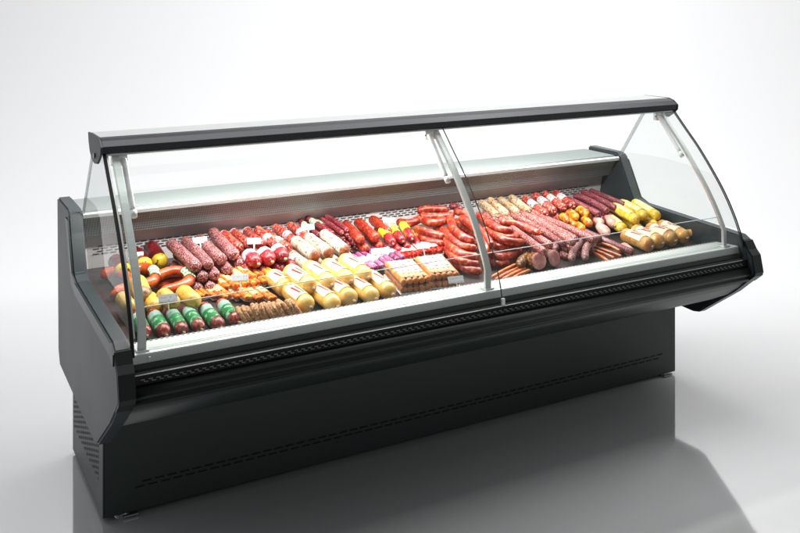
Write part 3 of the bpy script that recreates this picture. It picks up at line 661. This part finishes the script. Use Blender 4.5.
# ---- packs
def frame(A, B, flip=False):
    X = (B-A).normalized(); Y = Vector((0, 0, 1)).cross(X).normalized(); Z = X.cross(Y); return Matrix((X, Y, Z)).transposed().to_euler()
def drape(x0, x1, y0, y1, z, n, amp, nx=6, ny=18):
    bm = bmesh.new(); ul = bm.loops.layers.uv.new('uv'); g = []
    for i in range(nx+1):
        g.append([bm.verts.new((x0+(x1-x0)*i/nx, y0+(y1-y0)*j/ny, z+amp*abs(math.sin(math.pi*n*j/ny))-(.006 if j in (0, ny) else 0)+random.uniform(-.0004, .0004))) for j in range(ny+1)])
    for i in range(nx):
        for j in range(ny):
            f = bm.faces.new((g[i][j], g[i+1][j], g[i+1][j+1], g[i][j+1]))
            for l, uv in zip(f.loops, ((i/nx, j/ny), ((i+1)/nx, j/ny), ((i+1)/nx, (j+1)/ny), (i/nx, (j+1)/ny))): l[ul].uv = uv
    return me_of(bm, 'label_sheet')
def tubes_me(L, r, n, pitch, z):
    full = bmesh.new()
    for k in range(n):
        y = (k-(n-1)/2)*pitch
        ts = [0, .01, .03, .07, .3, .5, .7, .93, .97, .99, 1]
        b2 = tube([Vector(((t-.5)*L, y, z)) for t in ts], lambda t: endround(t, L, r, 1, .3), 12)
        me = bpy.data.meshes.new('t'); b2.to_mesh(me); b2.free(); full.from_mesh(me); bpy.data.meshes.remove(me)
    return me_of(full, 'sausages')
def rbox(x, y, z0, z1, bev=.003):
    bm = bmesh.new(); box(bm, -x, x, -y, y, z0, z1); bmesh.ops.bevel(bm, geom=bm.edges[:], offset=bev, segments=2, affect='EDGES'); return me_of(bm, 'tray', False)
def protopack(Lp, r, n, pitch, mat, lab, lx0, lx1, traymat, film=True):
    parts = [('sausages', tubes_me(Lp, r, n, pitch, r+.003), mat), ('tray', rbox(Lp/2+.004, n*pitch/2+.003, 0, .004, .0015), traymat),
             ('label_sheet', drape(lx0*Lp, lx1*Lp, -n*pitch/2*.92, n*pitch/2*.92, 2*r+.0036-.001, n, .0014), lab)]
    for a, me, mt in parts: me.materials.append(mt)
    return parts
def putpack(parts, name, A, B, label, cat, group, roll=0):
    root = empty(name, (A+B)/2); root.rotation_euler = frame(A, B); root.rotation_euler.rotate_axis('X', math.radians(roll))
    for nm, me, mt in parts:
        if nm == 'sausage': continue
        o = bpy.data.objects.new(nm, me); COL.objects.link(o); o.parent = root
    tag(root, label, cat, group); return root
op = [protopack(.115, .0088, 2, .0158, M['orange'], M['lab_cream'], -.22, .26, M['film']), protopack(.115, .0088, 2, .0158, M['orange'], M['lab_cream'], -.36, .08, M['film'])]
ol = [(226.0, 271.0, 244.0, 284.0, 0.047), (235.5, 268.9, 253.5, 281.9, 0.047), (245.0, 266.8, 263.0, 279.8, 0.047), (254.5, 264.7, 272.5, 277.7, 0.047), (211.0, 280.0, 229.0, 292.0, 0.036), (220.8, 278.4, 238.8, 290.4, 0.036), (230.6, 276.8, 248.6, 288.8, 0.036), (240.4, 275.2, 258.4, 287.2, 0.036), (250.2, 273.6, 268.2, 285.6, 0.036), (191.0, 288.0, 207.0, 299.5, 0.02), (201.8, 288.5, 217.8, 300.0, 0.02), (212.6, 289.0, 228.6, 300.5, 0.02), (223.4, 289.5, 239.4, 301.0, 0.02), (234.2, 290.0, 250.2, 301.5, 0.02), (245.0, 290.5, 261.0, 302.0, 0.02), (255.8, 291.0, 271.8, 302.5, 0.02)]
for i, a in enumerate(ol):
    a = (a[0]+random.uniform(-.8, .8), a[1]+random.uniform(-.8, .8), a[2]+random.uniform(-1.5, 1.5), a[3]+random.uniform(-.8, .8), a[4]+(.005 if i % 2 else -.001))
    putpack(op[i % 2], 'vacuum_pack', at(a[0], a[1], a[4]-.012), at(a[2], a[3], a[4]-.012), f'vacuum pack of orange sausages with cream label, {ORD[i]} counted from the green sleeved sausages', 'sausage pack', 'vacuum packs of orange sausages', random.uniform(-14, 14))
tp = protopack(.10, .0105, 5, .022, M['redpack'], M['lab_tomato'], -.42, .18, M['white'])
for i, (a, w) in enumerate((((399, 250, 411, 261, .03), 'left one'), ((420, 246, 432, 257, .035), 'middle one'), ((437, 243, 449, 253, .03), 'right one'))):
    putpack(tp, 'sausage_pack', at(a[0], a[1], a[4]-.01), at(a[2], a[3], a[4]-.01), f'pack of tomato red sausages under white film, {w} of three packs', 'sausage pack', 'red and white sausage packs')
wp = protopack(.185, .0125, 5, .0235, M['wiener'], M['lab_pink'], -.47, .42, M['white'])
wtop = protopack(.185, .0125, 5, .0235, M['wiener'], M['lab_pink'], -.47, .42, M['film'])
for i, (a, w) in enumerate((((397, 265, 418, 287.5), 'left of the two beside the curved smoked sausages'), ((427, 260, 447, 283), 'under the grey card, right of the two'))):
    for lay, z in (('lower', .002), ('upper', .030)):
        if lay == 'lower':
            A, B = at(a[0], a[1], .030), at(a[2], a[3], .030); o = Vector((0, 0, -.028)); 
        else:
            A, B = at(a[0], a[1], .030), at(a[2], a[3], .030); o = Vector((0, 0, 0))
        putpack(wp if lay == 'lower' else wtop, 'wiener_pack', A+o, B+o, f'{lay} wiener pack with pink film, {w}', 'sausage pack', 'wiener packs at the front')
# ---- big smoked arcs
Gs = 'curved smoked red sausages'
AL = [[(417, 211, .10), (430, 209, .105), (449, 210, .10)], [(419, 216, .095), (437, 217, .10), (454, 215, .095)], [(454, 211, .11), (464, 214, .11), (474, 220, .10)], [(397, 222, .07), (410, 223, .08), (423, 217, .085)],
      [(421, 219, .09), (432, 223, .095), (448, 220, .095)], [(414, 228, .075), (428, 232, .08), (446, 237, .075)], [(450, 217, .105), (453, 228, .11), (461, 236, .105), (474, 242, .095)], [(414, 234, .05), (428, 241, .05), (446, 244, .05)],
      [(445, 229, .085), (451, 239, .09), (462, 246, .085), (477, 249, .08)], [(446, 239, .065), (452, 248, .07), (464, 255, .065), (479, 258, .06)], [(446, 247, .045), (452, 256, .05), (464, 262, .045), (480, 265, .04)], [(450, 258, .02), (461, 266, .022), (471, 270, .022), (482, 272, .02)]]
AL += [[(455, 221, .07), (465, 228, .07), (478, 238, .065)], [(452, 226, .045), (462, 234, .05), (476, 244, .045)], [(434, 226, .06), (444, 231, .065), (455, 236, .06)], [(430, 236, .03), (441, 239, .035), (452, 243, .03)], [(462, 219, .08), (472, 224, .085), (482, 229, .08)]]
for i, a in enumerate(AL):
    arc('smoked_sausage', a, .0165+.0012*math.sin(i*2.3), M['smoked'], f'curved smoked red sausage, {ORD[i]} from the top of the heap left of the middle support', 'sausage', Gs)
AR = [[(477, 214, .11), (490, 224, .11), (503, 230, .105), (513, 231, .10)], [(460, 217, .11), (475, 228, .11), (486, 238, .10), (492, 247, .085)], [(483, 229, .09), (497, 236, .09), (511, 238, .085), (520, 233, .08)], [(488, 240, .065), (500, 247, .065), (513, 247, .06), (521, 242, .06)],
      [(486, 250, .04), (498, 257, .04), (512, 255, .04), (520, 250, .04)], [(484, 259, .018), (497, 264, .018), (510, 262, .018)], [(471, 224, .11), (482, 233, .105), (486, 246, .08), (484, 256, .06)]]
AR += [[(500, 222, .105), (520, 225, .10), (541, 234, .09)], [(492, 234, .10), (507, 241, .095), (524, 243, .08)]]
for i, a in enumerate(AR):
    arc('smoked_sausage', a, .0165+.0012*math.sin(i*2.3), M['smoked'], f'curved smoked red sausage, {ORD[i]} of the heap right of the middle support', 'sausage', Gs)
arc('sausage', [(449, 206, .10), (456, 207, .10), (462, 209, .10)], .015, M['stick'], 'small dark red sausage end showing behind the curved smoked heap', 'sausage', None)
# ---- right half
row('whnet', 'sausage', [(481, 203, 497, 216), (490, 200, 506, 214), (500, 199, 517, 212), (511, 197, 529, 211)], .090, 'sausage in white netting', 'right of the middle support', 'sausage', 'white netted sausages', lower=1)
row('wred', 'sausage', [(524, 198, 546, 215), (534, 195, 555, 212), (544, 193, 565, 209), (554, 193, 574, 207)], .088, 'red sausage with a white paper ring', 'at the back right', 'sausage', 'white ringed red sausages at the back right', lower=1)
row('dark', 'salami', [(566, 197, 600, 214), (574, 195, 608, 211), (582, 192, 616, 208), (591, 191, 624, 204)], .088, 'long wine red salami', 'in the back right corner', 'salami', 'long wine red salamis', lower=2)
row('pink', 'salami', [(483, 213, 540, 249), (492, 212, 552, 246), (505, 211, 566, 243), (517, 210, 577, 240), (530, 212, 590, 237)], .070, 'very long speckled pink salami', 'running across the middle right', 'salami', 'very long pink salamis', lower=2)
for i, a in enumerate(((500, 219, 545, 252, .085), (522, 214, 574, 243, .088), (541, 217, 594, 239, .08))):
    put('pink', 'salami', at(a[0], a[1], a[4]), at(a[2], a[3], a[4]), f'very long speckled pink salami, {ordn(i,3)} of three lying loose on top', 'salami', 'very long pink salamis')
row('gold', 'smoked_meat', [(560, 213, 570, 223, .075), (568, 210, 579, 219, .08), (577, 208, 588, 216, .08), (566, 220, 575, 227, .05), (573, 222, 584, 230, .045), (583, 217, 592, 226, .055)], .07, 'small golden glazed smoked piece with dark spots', 'beside the cut pink ham', 'smoked meat', 'golden smoked pieces')
row('roll', 'sausage', [(594, 216, 603, 226, .05), (606, 216, 616, 227, .05), (598, 226, 608, 234, .04)], .05, 'pale pink meat roll', 'left of the yellow sausages', 'meat roll', 'pale pink meat rolls')
row('lemon', 'sausage', [(611, 206, 637, 221), (620, 203, 646, 218), (633, 202, 659, 217)], .078, 'smooth lemon yellow sausage', 'above the tan ones at the right', 'sausage', 'lemon yellow sausages')
row('lemon', 'sausage', [(606, 217, 624, 230, .045), (641, 215, 656, 227, .04), (625, 219, 640, 230, .03)], .045, 'smooth lemon yellow sausage', 'lying underneath the upper three', 'sausage', 'lemon yellow sausages')
row('tan', 'sausage', [(623, 234, 652, 247), (633, 230.5, 662, 243.5), (646.5, 228, 675.5, 241), (658, 224.5, 687, 237.5), (670, 221, 699, 234)], .034, 'plump tan sausage with red slash marks', 'at the right end of the front row', 'sausage', 'plump tan sausages', roll=10)
Gc = 'curved powdered salamis at the front'
for i, a in enumerate(([(571, 260, .03), (574, 250, .045), (581, 242, .05), (589, 236, .05)], [(585, 259, .03), (586, 249, .045), (592, 241, .05), (600, 237, .05)], [(555, 251, .03), (558, 242, .05), (565, 238, .055), (574, 240, .05)])):
    arc('salami', a, .0155, M['curved'], ['curved powdered pink salami pointing forward, left of its twin', 'curved powdered pink salami pointing forward beside the thin orange sausages', 'curved powdered pink salami hooked beside the cut ham'][i], 'salami', Gc, tipr=.5)
put('dark', 'salami', at(598, 237, .045), at(619, 246, .035), 'short dark powdered salami above the thin orange sausages', 'salami', None)
row('thin', 'sausage', [(592, 252, 606, 260), (591, 249, 614, 257), (593, 246, 622, 256), (596, 244, 628, 252), (594, 241, 620, 250, .03)], .014, 'thin orange sausage', 'in the fan beside the tan sausages', 'sausage', 'thin orange sausages at the right')
row('thin', 'sausage', [(516, 264, 492, 277), (521, 267, 496, 279, .012), (526, 268, 503, 279, .01), (530, 270, 510, 279, .008)], .018, 'thin orange sausage', 'lying in front right of the middle support', 'sausage', 'thin orange sausages by the middle support', roll=4)
put('roll', 'cheese_piece', at(622, 246, .02), at(631, 253, .02), 'small pale piece at the tip of the thin orange sausages', 'meat roll', None)
# cut hams
def ham(c, r, ln, dirv, label, crust=M['crust']):
    root = empty('cut_ham', c); X = dirv.normalized(); Y = Vector((0, 0, 1)).cross(X).normalized(); Z = X.cross(Y)
    root.rotation_euler = Matrix((X, Y, Z)).transposed().to_euler()
    ts = [i/14 for i in range(15)]; rnd = random.Random(int(r*9999)+len(label))
    bm = tube_ts([Vector(((t-1)*ln, 0, 0)) for t in ts], ts, lambda t: r*max(.25, math.sqrt(max(0, 1-(1-min(1, t*1.6))**2))), 22, .025, rnd)
    bm_obj('rind', bm, crust, root, True)
    bm = bmesh.new(); rings = []
    for q, x in ((.96, .0008), (.90, .0028), (.6, .0040), (.25, .0042)):
        rings.append([bm.verts.new((x, math.cos(k*math.pi/12)*r*q*(1+.03*math.sin(k*.9)), math.sin(k*math.pi/12)*r*q)) for k in range(24)])
    for a, b_ in zip(rings, rings[1:]):
        for k in range(24): bm.faces.new((a[k], a[(k+1) % 24], b_[(k+1) % 24], b_[k]))
    bm.faces.new(rings[-1]); bm_obj('cut_face', bm, M['hamface'], root, True)
    tag(root, label, 'ham', 'cut hams')
ham(at(539, 261, .040), .034, .075, Vector((-.05, -1, .25)), 'cut ham with a peppered rind and pink face, left of the pair at the front')
ham(at(554, 258, .040), .033, .07, Vector((.10, -1, .28)), 'cut ham with a pink face, right of the pair at the front')
ham(at(594, 216, .060), .023, .06, Vector((.15, -1, .2)), 'small cut ham with a pink face beside the golden smoked pieces', M['golden'])
arc('smoked_meat', [(519, 266, .025), (524, 259, .03), (531, 255, .03)], .020, M['crust'], 'dark peppered smoked piece left of the cut hams', 'smoked meat', None, tipr=.5)
# price cards
cards = [(136, 255, .09, 'w', 'above the maroon and yellow sausages at the far left'), (200, 240, .125, 'w', 'on the speckled salami stack'), (168, 298, .088, 'g', 'on the pale yellow sausages'), (240, 277.5, .075, 'g', 'on the orange vacuum packs'),
         (254, 241, .11, 'w', 'on the white tipped red salamis'), (308, 227, .11, 'w', 'on the slim green labelled sausages'), (389, 220, .11, 'w', 'behind the yellow banded sausages'), (378, 251, .06, 'w', 'on the purple wrapped sausages'),
         (423, 246, .07, 'w', 'on the red and white packs'), (456, 279.5, .045, 'g', 'at the front corner of the wiener packs')]
for px, py, h, c, w in cards:
    p = at(px, py, h); root = empty('price_card', p); root.rotation_euler = (math.radians(-38), math.radians(random.uniform(-3, 3)), math.radians(-14+random.uniform(-4, 4)))
    bm = bmesh.new(); ul = bm.loops.layers.uv.new('uv'); wd, hg = .025, .0108
    if c == 'g': wd = .029; hg = .0125
    vs = [bm.verts.new(v) for v in ((-wd, 0, -hg), (wd, 0, -hg), (wd, 0, hg), (-wd, 0, hg))]; f = bm.faces.new(vs)
    for l, uv in zip(f.loops, ((1, 0), (1, 1), (0, 1), (0, 0))): l[ul].uv = uv
    o = bm_obj('card', bm, M['card'] if c == 'w' else M['greycard'], root)
    bm = bmesh.new(); box(bm, -wd-.001, wd+.001, .001, .0028, -hg-.001, hg+.001); bm_obj('card_holder', bm, M['white'] if c == 'w' else M['alu2'], root)
    bm = bmesh.new(); box(bm, -.0015, .0015, .001, .003, -hg-.03, -hg); bm_obj('pin', bm, M['alu2'], root)
    tag(root, f"small {'white' if c=='w' else 'grey'} price card {w}", 'price card', 'price cards')
# ================================================================== light
W = bpy.data.worlds.new('World'); S.world = W; W.use_nodes = True; nt = W.node_tree; bg = nt.nodes['Background']
tc = N(nt, 'ShaderNodeTexCoord'); sp = N(nt, 'ShaderNodeSeparateXYZ'); nt.links.new(tc.outputs['Generated'], sp.inputs[0])
v = math_(nt, 'ADD', math_(nt, 'MULTIPLY', sp.outputs[1], .52), math_(nt, 'MULTIPLY', sp.outputs[0], .34))
v = math_(nt, 'MULTIPLY_ADD', v, .6, .5)
nt.links.new(ramp(nt, v, [(.12, (.02, .02, .022)), (.45, (.40, .405, .41)), (.85, (1, 1, 1))]), bg.inputs[0]); bg.inputs[1].default_value = .85
def area(name, loc, target, sx, sy, power, col=(1, 1, 1)):
    l = bpy.data.lights.new(name, 'AREA'); l.shape = 'RECTANGLE'; l.size = sx; l.size_y = sy; l.energy = power; l.color = col
    o = bpy.data.objects.new(name, l); COL.objects.link(o); o.location = loc
    o.rotation_euler = (Vector(target)-Vector(loc)).to_track_quat('-Z', 'Y').to_euler(); return o
area('overhead_softbox', (1.5, .9, 4.6), (1.5, .9, 0), 5, 3, 135)
area('backdrop_light', (4.6, .6, 5.0), (6.6, 3.4, .7), 6, 2.5, 172)
area('backdrop_left_light', (-.6, 2.8, 4.9), (.4, 6.3, 1.2), 7, 2.5, 138)
area('left_softbox', (-4.2, 1.0, 2.6), (0, 0, .5), 4, 3.5, 30, (.92, .96, 1))
area('canopy_lamp', (1.08, .085, 1.172), (1.08, .19, 0), 2.05, .05, 25, (1, .97, .94))
S.cycles.transparent_max_bounces = 24; S.cycles.max_bounces = 10
S.render.resolution_x = 1024; S.render.resolution_y = 682
